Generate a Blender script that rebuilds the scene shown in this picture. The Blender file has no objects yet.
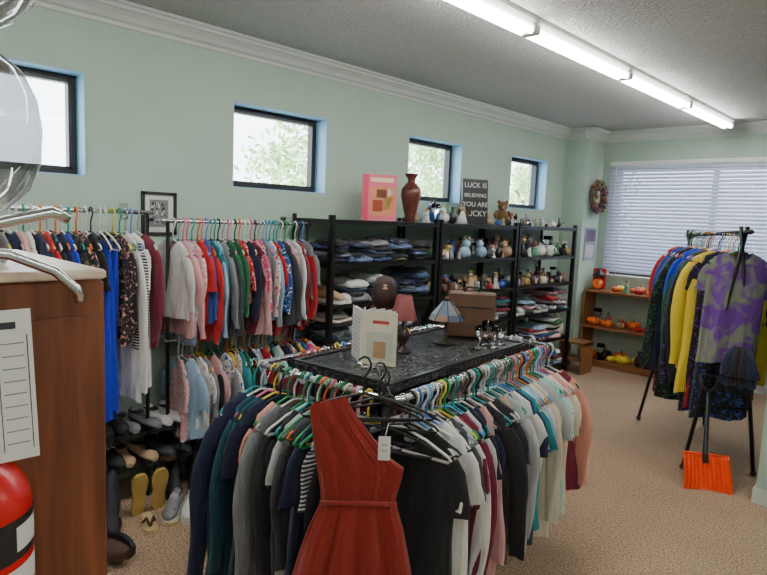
import bpy, math, random
import numpy as np
from mathutils import Vector, Matrix
random.seed(7)
S=bpy.context.scene
COL=S.collection
H=2.68
# ---------------------------------------------------------------- materials
def new_mat(name):
    m=bpy.data.materials.new(name); m.use_nodes=True
    nt=m.node_tree; b=nt.nodes["Principled BSDF"]; return m,nt,b
def pset(b,**k):
    for n,v in k.items():
        n=n.replace('_',' ')
        if n in b.inputs: b.inputs[n].default_value=v
def c4(c): return (c[0],c[1],c[2],1)
def srgb(r,g,b):
    f=lambda c:(c/255/12.92 if c/255<=.04045 else ((c/255+.055)/1.055)**2.4)
    return (f(r),f(g),f(b))
def simple(name,c,rough=.5,metal=0,noise=.08,scale=12,bump=0,bscale=80,bd=.01,**k):
    m,nt,b=new_mat(name); N=nt.nodes;Lk=nt.links
    pset(b,Roughness=rough,Metallic=metal,**k)
    tc=N.new('ShaderNodeTexCoord'); nz=N.new('ShaderNodeTexNoise'); nz.inputs['Scale'].default_value=scale; nz.inputs['Detail'].default_value=4
    Lk.new(tc.outputs['Object'],nz.inputs['Vector'])
    cr=N.new('ShaderNodeValToRGB'); cr.color_ramp.elements[0].position=.3; cr.color_ramp.elements[1].position=.7
    cr.color_ramp.elements[0].color=c4([x*(1-noise) for x in c]); cr.color_ramp.elements[1].color=c4([min(1,x*(1+noise)) for x in c])
    Lk.new(nz.outputs['Fac'],cr.inputs['Fac']); Lk.new(cr.outputs['Color'],b.inputs['Base Color'])
    if bump:
        n2=N.new('ShaderNodeTexNoise'); n2.inputs['Scale'].default_value=bscale; n2.inputs['Detail'].default_value=3
        Lk.new(tc.outputs['Object'],n2.inputs['Vector'])
        bp=N.new('ShaderNodeBump'); bp.inputs['Strength'].default_value=bump; bp.inputs['Distance'].default_value=bd
        Lk.new(n2.outputs['Fac'],bp.inputs['Height']); Lk.new(bp.outputs['Normal'],b.inputs['Normal'])
    return m
def emis(name,c,s):
    m,nt,b=new_mat(name); pset(b,Emission_Strength=s); b.inputs['Base Color'].default_value=c4(c); b.inputs['Emission Color'].default_value=c4(c); return m
M_wall=simple('wall_paint_mint',srgb(174,195,180),.85,noise=.03,scale=3,bump=.3,bscale=50)
M_ceil=simple('ceiling_popcorn',srgb(186,188,186),.95,noise=.08,scale=45,bump=.8,bscale=60,bd=.02)
M_trim=simple('trim_white',srgb(205,212,206),.5,noise=.02)
M_reveal=simple('window_reveal_paint',srgb(150,194,222),.6,noise=.03)  # blue cast of skylight on the reveals, put into the base colour
M_frame=simple('window_frame_bronze',(.018,.016,.018),.4,noise=.1)
M_black=simple('black_metal',(.012,.012,.013),.38,metal=.3,noise=.15)
M_blackpl=simple('black_plastic',(.015,.015,.017),.35,noise=.1)
M_chrome=simple('chrome',(.75,.76,.78),.16,metal=1,noise=.04)
M_white=simple('white_enamel',(.75,.76,.75),.4,noise=.02)
M_cardbox=simple('brown_leatherette',srgb(95,66,48),.5,noise=.15)
M_paper=simple('paper',(.72,.71,.67),.7,noise=.03)
M_leaf=simple('tree_leaves',(.40,.60,.26),.6,noise=.35,scale=3)
M_bark=simple('tree_bark',(.16,.11,.07),.9,noise=.3)
M_ground=simple('outside_ground',(.5,.5,.46),.9)
M_orange=simple('orange_plastic',srgb(240,78,26),.42,noise=.04)
M_pumpkin=simple('pumpkin_orange',srgb(235,110,30),.4,noise=.12)
M_vase=simple('vase_glaze',srgb(92,40,32),.3,noise=.35,scale=30)
M_red=simple('extinguisher_red',srgb(200,16,22),.25,noise=.02)
M_tube=emis('fluorescent_tube',(1,.985,.95),34)
def carpet():
    m,nt,b=new_mat('carpet_beige'); N=nt.nodes;L=nt.links; pset(b,Roughness=.95)
    tc=N.new('ShaderNodeTexCoord'); v=N.new('ShaderNodeTexNoise'); v.inputs['Scale'].default_value=110; v.inputs['Detail'].default_value=3
    w=N.new('ShaderNodeTexNoise'); w.inputs['Scale'].default_value=2.2
    L.new(tc.outputs['Object'],v.inputs['Vector']);L.new(tc.outputs['Object'],w.inputs['Vector'])
    cr=N.new('ShaderNodeValToRGB'); e=cr.color_ramp.elements; e[0].position=.36;e[0].color=c4(srgb(132,104,82)); e[1].position=.64; e[1].color=c4(srgb(208,178,148))
    L.new(v.outputs['Fac'],cr.inputs['Fac'])
    mx=N.new('ShaderNodeMixRGB'); mx.blend_type='MULTIPLY'; mx.inputs['Fac'].default_value=.3
    c2=N.new('ShaderNodeValToRGB'); c2.color_ramp.elements[0].color=(.75,.72,.7,1); c2.color_ramp.elements[0].position=.35;c2.color_ramp.elements[1].position=.65
    L.new(w.outputs['Fac'],c2.inputs['Fac']);L.new(cr.outputs['Color'],mx.inputs['Color1']);L.new(c2.outputs['Color'],mx.inputs['Color2'])
    L.new(mx.outputs['Color'],b.inputs['Base Color'])
    bp=N.new('ShaderNodeBump'); bp.inputs['Strength'].default_value=.7;bp.inputs['Distance'].default_value=.01;L.new(v.outputs['Fac'],bp.inputs['Height']);L.new(bp.outputs['Normal'],b.inputs['Normal'])
    return m
M_carpet=carpet()
def wood(name,ca,cb,sc=(14,14,1.2),rough=.4):
    m,nt,b=new_mat(name);N=nt.nodes;L=nt.links;pset(b,Roughness=rough)
    tc=N.new('ShaderNodeTexCoord');mp=N.new('ShaderNodeMapping');mp.inputs['Scale'].default_value=sc
    nz=N.new('ShaderNodeTexNoise');nz.inputs['Scale'].default_value=3;nz.inputs['Detail'].default_value=8;nz.inputs['Distortion'].default_value=.6
    cr=N.new('ShaderNodeValToRGB');e=cr.color_ramp.elements;e[0].position=.3;e[0].color=c4(ca);e[1].position=.72;e[1].color=c4(cb)
    L.new(tc.outputs['Object'],mp.inputs['Vector']);L.new(mp.outputs['Vector'],nz.inputs['Vector']);L.new(nz.outputs['Fac'],cr.inputs['Fac']);L.new(cr.outputs['Color'],b.inputs['Base Color'])
    return m
M_wood=wood('cabinet_walnut_veneer',srgb(88,44,26),srgb(132,76,48))
M_woodtop=wood('cabinet_top_wood',srgb(206,180,158),srgb(228,208,188),(1.2,14,14))
M_woodsh=wood('shelf_pine',srgb(120,75,45),srgb(165,112,70),(1.2,14,14))
def tabletop():
    m,nt,b=new_mat('black_embossed_plastic');N=nt.nodes;L=nt.links;pset(b,Roughness=.28);b.inputs['Base Color'].default_value=(.02,.02,.023,1)
    tc=N.new('ShaderNodeTexCoord');v=N.new('ShaderNodeTexVoronoi');v.inputs['Scale'].default_value=45
    L.new(tc.outputs['Object'],v.inputs['Vector']);bp=N.new('ShaderNodeBump');bp.inputs['Strength'].default_value=1;bp.inputs['Distance'].default_value=.014
    L.new(v.outputs['Distance'],bp.inputs['Height']);L.new(bp.outputs['Normal'],b.inputs['Normal']);return m
M_ttop=tabletop()
def glass():
    m,nt,b=new_mat('clear_glass');pset(b,Roughness=.02,IOR=1.45,Transmission_Weight=1.0);b.inputs['Base Color'].default_value=(.95,.97,.97,1);return m
M_glass=glass()
def pane(name='window_pane',tint=(1,1,1),mix=.05,fres=False):
    m=bpy.data.materials.new(name);m.use_nodes=True;nt=m.node_tree;nt.nodes.clear()
    o=nt.nodes.new('ShaderNodeOutputMaterial');t=nt.nodes.new('ShaderNodeBsdfTransparent');t.inputs['Color'].default_value=c4(tint);g=nt.nodes.new('ShaderNodeBsdfGlossy');g.inputs['Roughness'].default_value=.05
    x=nt.nodes.new('ShaderNodeMixShader');x.inputs[0].default_value=mix
    if fres:
        f=nt.nodes.new('ShaderNodeLayerWeight');f.inputs['Blend'].default_value=.45;r=nt.nodes.new('ShaderNodeMath');r.operation='MULTIPLY';r.inputs[1].default_value=.8;nt.links.new(f.outputs['Fresnel'],r.inputs[0]);nt.links.new(r.outputs[0],x.inputs[0])
    nt.links.new(t.outputs[0],x.inputs[1]);nt.links.new(g.outputs[0],x.inputs[2]);nt.links.new(x.outputs[0],o.inputs[0]);return m
M_pane=pane()
M_clear=pane('clear_thin_plastic',(.88,.89,.91),.1,True)
def slat():
    m=bpy.data.materials.new('blind_slat');m.use_nodes=True;nt=m.node_tree;b=nt.nodes['Principled BSDF'];b.inputs['Base Color'].default_value=(.47,.50,.60,1);pset(b,Roughness=.45)
    o=nt.nodes['Material Output'];t=nt.nodes.new('ShaderNodeBsdfTranslucent');t.inputs['Color'].default_value=(.55,.62,.85,1)
    x=nt.nodes.new('ShaderNodeMixShader');x.inputs[0].default_value=.04;nt.links.new(b.outputs[0],x.inputs[1]);nt.links.new(t.outputs[0],x.inputs[2]);nt.links.new(x.outputs[0],o.inputs[0]);return m
M_slat=slat()
def vc(kind,rough=.9,metal=0,bump=.7):
    m,nt,b=new_mat('fabric_'+kind if rough>.7 else 'painted_'+kind);N=nt.nodes;L=nt.links;pset(b,Roughness=rough,Metallic=metal)
    if rough>.7: pset(b,Sheen_Weight=.12)
    a=N.new('ShaderNodeAttribute');a.attribute_name='Col';a2=N.new('ShaderNodeAttribute');a2.attribute_name='Col2'
    tc=N.new('ShaderNodeTexCoord')
    fac=None
    if kind=='floral':
        v=N.new('ShaderNodeTexNoise');v.inputs['Scale'].default_value=55;v.inputs['Detail'].default_value=1
        L.new(tc.outputs['Object'],v.inputs['Vector']);r=N.new('ShaderNodeValToRGB');r.color_ramp.elements[0].position=.57;r.color_ramp.elements[1].position=.62
        L.new(v.outputs['Fac'],r.inputs['Fac']);fac=r.outputs['Color']
    elif kind=='stripe':
        v=N.new('ShaderNodeTexWave');v.bands_direction='Z';v.inputs['Scale'].default_value=22;v.inputs['Distortion'].default_value=.6
        L.new(tc.outputs['Object'],v.inputs['Vector']);r=N.new('ShaderNodeValToRGB');r.color_ramp.elements[0].position=.6;r.color_ramp.elements[1].position=.7
        L.new(v.outputs['Fac'],r.inputs['Fac']);fac=r.outputs['Color']
    elif kind=='tiedye':
        v=N.new('ShaderNodeTexNoise');v.inputs['Scale'].default_value=9;v.inputs['Detail'].default_value=3;v.inputs['Distortion'].default_value=.8
        L.new(tc.outputs['Object'],v.inputs['Vector']);r=N.new('ShaderNodeValToRGB');r.color_ramp.elements[0].position=.44;r.color_ramp.elements[1].position=.58
        L.new(v.outputs['Fac'],r.inputs['Fac']);fac=r.outputs['Color']
    if fac:
        mx=N.new('ShaderNodeMixRGB');L.new(fac,mx.inputs['Fac']);L.new(a.outputs['Color'],mx.inputs['Color1']);L.new(a2.outputs['Color'],mx.inputs['Color2']);L.new(mx.outputs['Color'],b.inputs['Base Color'])
    else: L.new(a.outputs['Color'],b.inputs['Base Color'])
    if bump:
        mp=N.new('ShaderNodeMapping');mp.inputs['Scale'].default_value=(1,1,.35);L.new(tc.outputs['Object'],mp.inputs['Vector'])
        n=N.new('ShaderNodeTexNoise');n.inputs['Scale'].default_value=20;n.inputs['Detail'].default_value=4;L.new(mp.outputs['Vector'],n.inputs['Vector'])
        bp=N.new('ShaderNodeBump');bp.inputs['Strength'].default_value=bump;bp.inputs['Distance'].default_value=.03;L.new(n.outputs['Fac'],bp.inputs['Height']);L.new(bp.outputs['Normal'],b.inputs['Normal'])
    return m
FAB=[vc('solid'),vc('floral'),vc('stripe'),vc('tiedye')]
M_vc=vc('gloss',.35,0,0)
M_vcm=vc('satin',.6,0,0)
# ---------------------------------------------------------------- mesh builder
class MB:
    def __init__(s): s.v=[];s.f=[];s.m=[];s.c=[];s.c2=[];s.sm=[];s.mats=[]
    def mi(s,mat):
        if mat not in s.mats: s.mats.append(mat)
        return s.mats.index(mat)
    def add(s,vs,fs,mat,col=(.5,.5,.5),col2=None,smooth=False,T=None):
        o=len(s.v);i=s.mi(mat);col2=col2 or col
        if T is not None: vs=[tuple(T@Vector(v)) for v in vs]
        s.v+=vs;s.f+=[tuple(a+o for a in f) for f in fs];s.m+=[i]*len(fs);s.sm+=[smooth]*len(fs)
        s.c+=[c4(col)]*len(vs);s.c2+=[c4(col2)]*len(vs)
    def box(s,lo,hi,mat,col=(.5,.5,.5),T=None):
        x0,y0,z0=lo;x1,y1,z1=hi
        vs=[(x0,y0,z0),(x1,y0,z0),(x1,y1,z0),(x0,y1,z0),(x0,y0,z1),(x1,y0,z1),(x1,y1,z1),(x0,y1,z1)]
        s.add(vs,[(0,3,2,1),(4,5,6,7),(0,1,5,4),(1,2,6,5),(2,3,7,6),(3,0,4,7)],mat,col,T=T)
    def bbox(s,c,d,mat,col=(.5,.5,.5),bev=.01,T=None):
        hx,hy,hz=[a/2 for a in d];b=min(bev,hx*.9,hy*.9,hz*.9)
        rings=[(-hz,b),(-hz+b,0),(hz-b,0),(hz,b)];vs=[];fs=[]
        for z,i in rings:
            X=hx-i;Y=hy-i
            for (x,y) in [(X,-Y+b),(X,Y-b),(X-b,Y),(-X+b,Y),(-X,Y-b),(-X,-Y+b),(-X+b,-Y),(X-b,-Y)]: vs.append((c[0]+x,c[1]+y,c[2]+z))
        for k in range(3):
            for j in range(8): fs.append((k*8+j,k*8+(j+1)%8,(k+1)*8+(j+1)%8,(k+1)*8+j))
        fs.append(tuple(range(7,-1,-1)));fs.append(tuple(range(24,32)))
        s.add(vs,fs,mat,col,T=T)
    def lathe(s,prof,mat,col=(.5,.5,.5),n=16,T=None,lobes=0,la=0,caps=True):
        vs=[];fs=[]
        for r,z in prof:
            for j in range(n):
                a=2*math.pi*j/n;rr=r*(1+(la*math.cos(lobes*a) if lobes else 0));vs.append((rr*math.cos(a),rr*math.sin(a),z))
        for k in range(len(prof)-1):
            for j in range(n): fs.append((k*n+j,k*n+(j+1)%n,(k+1)*n+(j+1)%n,(k+1)*n+j))
        if caps: fs.append(tuple(range(n-1,-1,-1)));fs.append(tuple((len(prof)-1)*n+j for j in range(n)))
        s.add(vs,fs,mat,col,smooth=True,T=T)
    def ball(s,c,r,mat,col=(.5,.5,.5),n=12,sc=(1,1,1),T=None):
        prof=[(max(.001,math.sin(math.pi*k/8))*r,-math.cos(math.pi*k/8)*r) for k in range(9)]
        M=Matrix.Translation(c)@Matrix.Diagonal((*sc,1));M=(T@M) if T is not None else M
        s.lathe(prof,mat,col,n,T=M)
    def tube(s,pts,r,mat,col=(.5,.5,.5),n=6,T=None,closed=False,flat=1):
        P=[Vector(p) for p in pts];vs=[];fs=[];K=len(P);up=None
        for i,p in enumerate(P):
            if closed: t=(P[(i+1)%K]-P[i-1])
            else: t=(P[min(i+1,K-1)]-P[max(i-1,0)])
            t.normalize()
            if up is None:
                up=Vector((0,0,1)) if abs(t.z)<.9 else Vector((1,0,0))
            a=t.cross(up);
            if a.length<1e-4: a=t.orthogonal()
            a.normalize();b=a.cross(t).normalized();up=b
            rr=r[i] if isinstance(r,(list,tuple)) else r
            for j in range(n):
                g=2*math.pi*j/n;vs.append(tuple(p+a*math.cos(g)*rr+b*math.sin(g)*rr*flat))
        R=K if closed else K-1
        for i in range(R):
            for j in range(n): fs.append((i*n+j,i*n+(j+1)%n,((i+1)%K)*n+(j+1)%n,((i+1)%K)*n+j))
        if not closed: fs.append(tuple(range(n-1,-1,-1)));fs.append(tuple((K-1)*n+j for j in range(n)))
        s.add(vs,fs,mat,col,smooth=True,T=T)
    def obj(s,name,parent=None):
        me=bpy.data.meshes.new(name);me.from_pydata(s.v,[],s.f)
        for m in s.mats: me.materials.append(m)
        me.polygons.foreach_set('material_index',s.m);me.polygons.foreach_set('use_smooth',s.sm)
        for nm,d in (('Col',s.c),('Col2',s.c2)):
            a=me.attributes.new(nm,'FLOAT_COLOR','POINT');a.data.foreach_set('color',np.array(d,dtype=np.float32).ravel())
        me.update();o=bpy.data.objects.new(name,me);COL.objects.link(o)
        if parent: o.parent=parent
        return o
def empty(name,loc=(0,0,0)):
    e=bpy.data.objects.new(name,None);e.empty_display_size=.1;COL.objects.link(e);return e
def boxobj(name,boxes,mat,parent=None):
    b=MB()
    for lo,hi in boxes: b.box(lo,hi,mat)
    return b.obj(name,parent)
def TR(x,y,z,rz=0,s=1,rx=0,ry=0):
    return Matrix.Translation((x,y,z))@Matrix.Rotation(rz,4,'Z')@Matrix.Rotation(ry,4,'Y')@Matrix.Rotation(rx,4,'X')@Matrix.Scale(s,4)
# ---------------------------------------------------------------- room shell
XL=-3.44;YB=6.9;XR=2.6;YF=-2.6
WZ0,WZ1=1.75,2.29
wins=[(.44,1.235),(2.13,2.91),(3.80,4.54),(5.37,6.10)]
segs=[((XL-.22,YF-.2,0),(XL,YB+.2,WZ0)),((XL-.22,YF-.2,WZ1),(XL,YB+.2,H+.1))]
ys=[YF-.2]+[a for w in wins for a in w]+[YB+.2]
for i in range(0,len(ys),2): segs.append(((XL-.22,ys[i],WZ0),(XL,ys[i+1],WZ1)))
boxobj('wall_left',segs,M_wall)
BX0,BX1,BZ0,BZ1=-3.02,-.95,1.05,2.29
boxobj('wall_back',[((XL-.2,YB,0),(XR+.2,YB+.2,BZ0)),((XL-.2,YB,BZ1),(XR+.2,YB+.2,H+.1)),((XL-.2,YB,BZ0),(BX0,YB+.2,BZ1)),((BX1,YB,BZ0),(XR+.2,YB+.2,BZ1))],M_wall)
boxobj('wall_right',[((XR,YF-.2,0),(XR+.2,YB+.2,H+.1))],M_wall)
boxobj('wall_front',[((XL-.2,YF-.2,0),(XR+.2,YF,H+.1))],M_wall)
boxobj('wall_column',[((XL,6.48,0),(-3.17,YB,H))],M_wall)
PXW=-.755
boxobj('wall_partition',[((PXW,4.06,0),(XR,4.20,H))],M_wall)
boxobj('floor',[((XL-.2,YF-.2,-.1),(XR+.2,YB+.2,0))],M_carpet)
boxobj('ceiling',[((XL-.2,YF-.2,H),(XR+.2,YB+.2,H+.1))],M_ceil)
def crown(name,p0,p1,nrm):
    prof=[(0,-.115),(.012,-.115),(.014,-.095),(.03,-.085),(.04,-.06),(.062,-.04),(.075,-.035),(.078,-.018),(.095,-.014),(.095,0),(0,0)]
    b=MB();n=len(prof);vs=[]
    for p in (p0,p1):
        for o,z in prof: vs.append((p[0]+nrm[0]*o,p[1]+nrm[1]*o,H+z))
    b.add(vs,[(i,(i+1)%n,n+(i+1)%n,n+i) for i in range(n)]+[tuple(range(n)),tuple(range(2*n-1,n-1,-1))],M_trim);b.obj(name)
crown('trim_1',(XL,YF),(XL,6.48),(1,0));crown('trim_2',(XL,6.48),(-3.075,6.48),(0,-1));crown('trim_3',(-3.17,6.385),(-3.17,YB),(1,0));crown('trim_4',(-3.17,YB),(XR,YB),(0,-1))
boxobj('baseboard_left',[((XL,YF,0),(XL+.014,6.48,.09))],M_trim)
boxobj('baseboard_back',[((-3.17,YB-.014,0),(XR,YB,.09))],M_trim)
boxobj('baseboard_partition',[((PXW-.014,4.046,0),(XR,4.06,.09)),((PXW-.014,4.06,0),(PXW,4.2,.09))],M_trim)
for i,(a,c) in enumerate(wins):
    e=empty('window_%d'%(i+1));xo=XL-.15;t=.03
    boxobj('reveal',[((XL-.2,a,WZ0),(XL-.002,c,WZ0+.006)),((XL-.2,a,WZ1-.006),(XL-.002,c,WZ1)),((XL-.2,a,WZ0),(XL-.002,a+.006,WZ1)),((XL-.2,c-.006,WZ0),(XL-.002,c,WZ1))],M_reveal,e)
    b=MB();A,C,z0,z1=a+.006,c-.006,WZ0+.006,WZ1-.006
    for lo,hi in [((xo-.03,A,z0),(xo+.03,C,z0+t)),((xo-.03,A,z1-t),(xo+.03,C,z1)),((xo-.03,A,z0+t),(xo+.03,A+t,z1-t)),((xo-.03,C-t,z0+t),(xo+.03,C,z1-t))]: b.box(lo,hi,M_frame)
    q=t+.014
    for lo,hi in [((xo-.01,A+t,z0+t),(xo+.04,C-t,z0+q)),((xo-.01,A+t,z1-q),(xo+.04,C-t,z1-t)),((xo-.01,A+t,z0+t),(xo+.04,A+q,z1-t)),((xo-.01,C-q,z0+t),(xo+.04,C-t,z1-t))]: b.box(lo,hi,M_frame)
    b.obj('frame',e)
    boxobj('pane',[((xo-.003,A+t,z0+t),(xo+.003,C-t,z1-t))],M_pane,e)
e=empty('window_5')
boxobj('frame',[((BX0,YB+.06,BZ0),(BX1,YB+.12,BZ0+.05)),((BX0,YB+.06,BZ1-.05),(BX1,YB+.12,BZ1)),((BX0,YB+.06,BZ0),(BX0+.05,YB+.12,BZ1)),((BX1-.05,YB+.06,BZ0),(BX1,YB+.12,BZ1)),((-2.0,YB+.06,BZ0),(-1.95,YB+.12,BZ1))],M_frame,e)
boxobj('pane',[((BX0,YB+.09,BZ0),(BX1,YB+.094,BZ1))],M_pane,e)
e=empty('window_blinds');b=MB()
bx0,bx1=-3.06,-.9
b.bbox(((bx0+bx1)/2,YB-.035,2.315),(bx1-bx0,.05,.045),M_white,bev=.006)
z=2.27
while z>1.075:
    a=math.radians(62);w=.0215;y=YB-.035;dy=w*math.cos(a);dz=w*math.sin(a)
    b.add([(bx0,y-dy,z-dz),(bx1,y-dy,z-dz),(bx1,y-.004,z+.002),(bx0,y-.004,z+.002),(bx0,y+dy,z+dz),(bx1,y+dy,z+dz)],[(0,1,2,3),(3,2,5,4)],M_slat)
    z-=.039
b.bbox(((bx0+bx1)/2,YB-.035,1.045),(bx1-bx0,.03,.018),M_white,bev=.004)
for x in (-2.9,-2.2,-1.6,-1.05): b.tube([(x,YB-.052,2.3),(x,YB-.052,1.05)],.0015,M_white,n=4)
b.tube([(-2.98,YB-.06,2.3),(-2.98,YB-.06,1.55)],.004,M_white,n=6)
b.obj('slats',e)
def fixture(name,x,y0,y1):
    e=empty(name);b=MB();t=MB();n=int(round((y1-y0)/1.2));L=(y1-y0)/n
    for i in range(n):
        a=y0+i*L;c=a+L
        pr=[(-.052,H),(-.052,H-.02),(-.03,H-.05),(.03,H-.05),(.052,H-.02),(.052,H)]
        vs=[(x+p,yy,z) for yy in (a+.003,c-.003) for p,z in pr]
        b.add(vs,[(j,(j+1)%6,6+(j+1)%6,6+j) for j in range(6)]+[(5,4,3,2,1,0),(6,7,8,9,10,11)],M_white)
        for yy in (a+.02,c-.02): b.bbox((x,yy,H-.062),(.10,.03,.045),M_white,bev=.006)
        for s in (-.03,.03): t.tube([(x+s,a+.03,H-.072),(x+s,c-.03,H-.072)],.0145,M_tube,n=10)
    b.obj('housing',e);t.obj('tubes',e)
fixture('fluorescent_light_fixture',-1.81,-2.0,6.6)
fixture('fluorescent_light_fixture',.9,-2.0,3.9)  # unseen fill strip, added out of view to brighten the front clothes
# ---------------------------------------------------------------- outdoors
def tree(x,y,h,r,seed):
    rd=random.Random(seed);e=empty('tree');b=MB()
    b.tube([(x,y,-1),(x+.1,y,h*.4),(x-.1,y+.1,h*.8)],[.14,.1,.05],M_bark,n=8)
    for i in range(5):
        a=rd.uniform(0,6.28);b.tube([(x,y,h*.4),(x+math.cos(a)*r*.6,y+math.sin(a)*r*.6,h*.8)],[.05,.02],M_bark,n=5)
    b.obj('trunk',e);l=MB();vs=[];fs=[]
    cl=[(x+rd.uniform(-r,r),y+rd.uniform(-r,r),h*.85+rd.uniform(-r*.8,r*.8),rd.uniform(.3,.6)) for _ in range(30)]
    for i in range(6500):
        cx,cy,cz,cr=cl[i%30];d=Vector((rd.gauss(0,1),rd.gauss(0,1),rd.gauss(0,1))).normalized()*cr*rd.uniform(.3,1)
        p=Vector((cx,cy,cz))+d;u=Vector((rd.gauss(0,1),rd.gauss(0,1),rd.gauss(0,1))).normalized();w=u.orthogonal().normalized();s=rd.uniform(.04,.08)
        o=len(vs);vs+=[tuple(p-u*s),tuple(p+w*s*.45),tuple(p+u*s),tuple(p-w*s*.45)];fs.append((o,o+1,o+2,o+3))
    l.add(vs,fs,M_leaf);l.obj('leaves',e)
tree(-7.2,6.1,2.5,1.0,1);tree(-8.0,9.8,3.0,1.3,2);tree(-7.5,13.5,3.0,1.4,3)
boxobj('outside_ground',[((-30,-20,-1.2),(XL-.3,40,-1.0))],M_ground)
# ---------------------------------------------------------------- garments
def sgn(x): return 1 if x>=0 else -1
HN=.105
def hanger(mb,T,w,col,metalhook=True,r=.0042):
    n=HN
    hk=[(0,0,-n),(0,0,-.055),(.008,0,-.038),(.0185,0,-.022),(.0205,0,-.003),(.012,0,.014),(-.002,0,.0185),(-.016,0,.010),(-.020,0,-.004)]
    mb.tube(hk,.0024 if metalhook else .0042,M_chrome if metalhook else M_vc,col,n=6,T=T)
    z=-n+.004
    mb.tube([(0,0,z),(w*.5,0,z-.026),(w*.93,0,z-.063),(w,0,z-.076),(w*.95,0,z-.084),(0,0,z-.086),(-w*.95,0,z-.084),(-w,0,z-.076),(-w*.93,0,z-.063),(-w*.5,0,z-.026)],r,M_vc,col,n=6,T=T,closed=True)
def ringtube(mb,rings,mat,c1,c2,T):
    n=len(rings[0]);vs=[p for r in rings for p in r];fs=[]
    for k in range(len(rings)-1):
        for j in range(n): fs.append((k*n+j,k*n+(j+1)%n,(k+1)*n+(j+1)%n,(k+1)*n+j))
    mb.add(vs,fs,mat,c1,c2,smooth=True,T=T)
def garment(mb,T,kind='tee',w=.2,L=.68,c1=(.5,.5,.5),c2=None,mat=0,rd=random,th=1.0,flare=None):
    m=FAB[mat];s=w/.2;N=34;th=th*rd.uniform(.7,1.15)
    ph,ph2,ph3=[rd.uniform(0,6.28) for _ in range(3)];kx=rd.uniform(2.2,4.5);A=rd.uniform(.012,.024)*th;fl=flare if flare is not None else rd.uniform(.95,1.15)
    z0=-HN+.012
    if kind in('pants','skirt'):
        z0-=.09
        prof=[(z0,z0,.15 if kind=='skirt' else .17,.014),(z0-.05,z0-.05,.155 if kind=='skirt' else .175,.02)]
        M=10
        for i in range(1,M+1):
            t=i/M;prof.append((z0-.05-(L-.1)*t,)*2+((.16*(1+.35*t) if kind=='skirt' else .18*(1-.12*t)),.022+.006*t))
    else:
        nk=.082 if kind!='tank' else .095
        prof=[(z0-.085,z0-.012,nk*s,.020),(z0-.092,z0-.026,.11*s,.019),(z0-.11,z0-.05,(.16 if kind!='tank' else .14)*s,.018),
              (z0-.15,z0-.10,(.178 if kind!='tank' else .148)*s,.019),(z0-.22,z0-.20,(.185 if kind!='tank' else .17)*s,.024)]
        M=12
        for i in range(1,M+1):
            t=i/M;zz=z0-.22-(L-.22)*t;prof.append((zz,zz,.187*s*(1+(fl-1)*t),.024+.007*t))
    rings=[];hem=rd.uniform(-.02,.02)
    for k,(zc,ze,hw,ht) in enumerate(prof):
        t=k/(len(prof)-1);r=[]
        for j in range(N):
            a=2*math.pi*j/N;ca,sa=math.cos(a),math.sin(a)
            u=sgn(ca)*abs(ca)**.75;x=hw*u
            y=ht*th*sgn(sa)*abs(sa)**.8
            y+=A*t**.7*(math.sin(kx*u*1.6+ph+t*.8)+.55*math.sin(kx*2.3*u+ph2+t*2.2)+.3*math.sin(kx*4.6*u+ph3-t*3))
            y+=.005*t*math.sin(9*a+ph2+t*4)
            zz=zc+(ze-zc)*abs(u)**1.3
            if k<3 and sa>0: zz+=.045*(1-abs(u))*(1-k/3)
            if t>.98: zz+=hem*u+.008*math.sin(3*a+ph)
            x*=1+.04*t*math.sin(5*t+ph)+.02*t*math.sin(13*t+ph3)
            r.append((x,y,zz))
        rings.append(r)
    ringtube(mb,rings,m,c1,c2,T)
    if kind in('tee','long','coat'):
        for sd in(-1,1):
            sl=(rd.uniform(.15,.20) if kind=='tee' else L*rd.uniform(.72,.85));K=6 if kind=='tee' else 12
            ang0=math.radians(62);ang1=math.radians(rd.uniform(78,90) if kind=='tee' else rd.uniform(86,96))
            px,pz=.158*s,z0-.115;R=[];st=sl/(K-1);yo=rd.uniform(-.025,.03);pw=rd.uniform(0,6.28)
            for k in range(K):
                t=k/(K-1);an=ang0+(ang1-ang0)*min(1,t*2.2)
                hw=(.056 if k else .045)*s*(1-.08*t if kind=='tee' else 1-.40*t);ht=(.011+.006*(1-t))*th;r=[]
                wv=.006*math.sin(t*9+pw)*t
                for j in range(14):
                    a=2*math.pi*j/14;ca,sa=math.cos(a),math.sin(a)
                    ox=ca*hw+wv
                    r.append((sd*(px+ox*math.sin(an)),yo*t+ht*sa+.008*math.sin(3*ca+ph+k*.9)*t,pz+ox*math.cos(an)))
                R.append(r);px+=math.cos(an)*st;pz-=math.sin(an)*st
            ringtube(mb,R,m,c1,c2,T)
WHT=(.74,.73,.70);CRM=srgb(216,206,184);BLK=(.014,.014,.016);NVY=srgb(28,36,66);MAR=srgb(112,26,50);TEAL=srgb(24,128,138);DTEAL=srgb(16,68,82);GRY=srgb(128,130,134);DGR=srgb(60,62,68)
PNK=srgb(212,160,160);HPK=srgb(214,70,120);RED=srgb(186,30,36);BLU=srgb(40,80,156);RBL=srgb(20,46,190);LBL=srgb(150,182,208);GRN=srgb(34,100,66);YEL=srgb(232,204,60);ORG=srgb(224,112,36);PUR=srgb(92,52,128);BRN=srgb(88,60,42);TAN=srgb(180,150,116);SAL=srgb(220,154,136);MNT=srgb(156,206,196);OLV=srgb(96,100,60);CHC=srgb(38,38,44);LAV=srgb(176,166,196);LGR=srgb(180,182,184)
HGR=srgb(30,150,90);HTE=srgb(30,160,160);HOR=srgb(240,120,40);HYE=srgb(236,210,60);HPI=srgb(230,110,150);HBL=srgb(90,150,220)
HC=[WHT,WHT,WHT,BLK,HGR,HTE,HOR,HYE,HPI,HBL,WHT,HTE]
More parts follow.
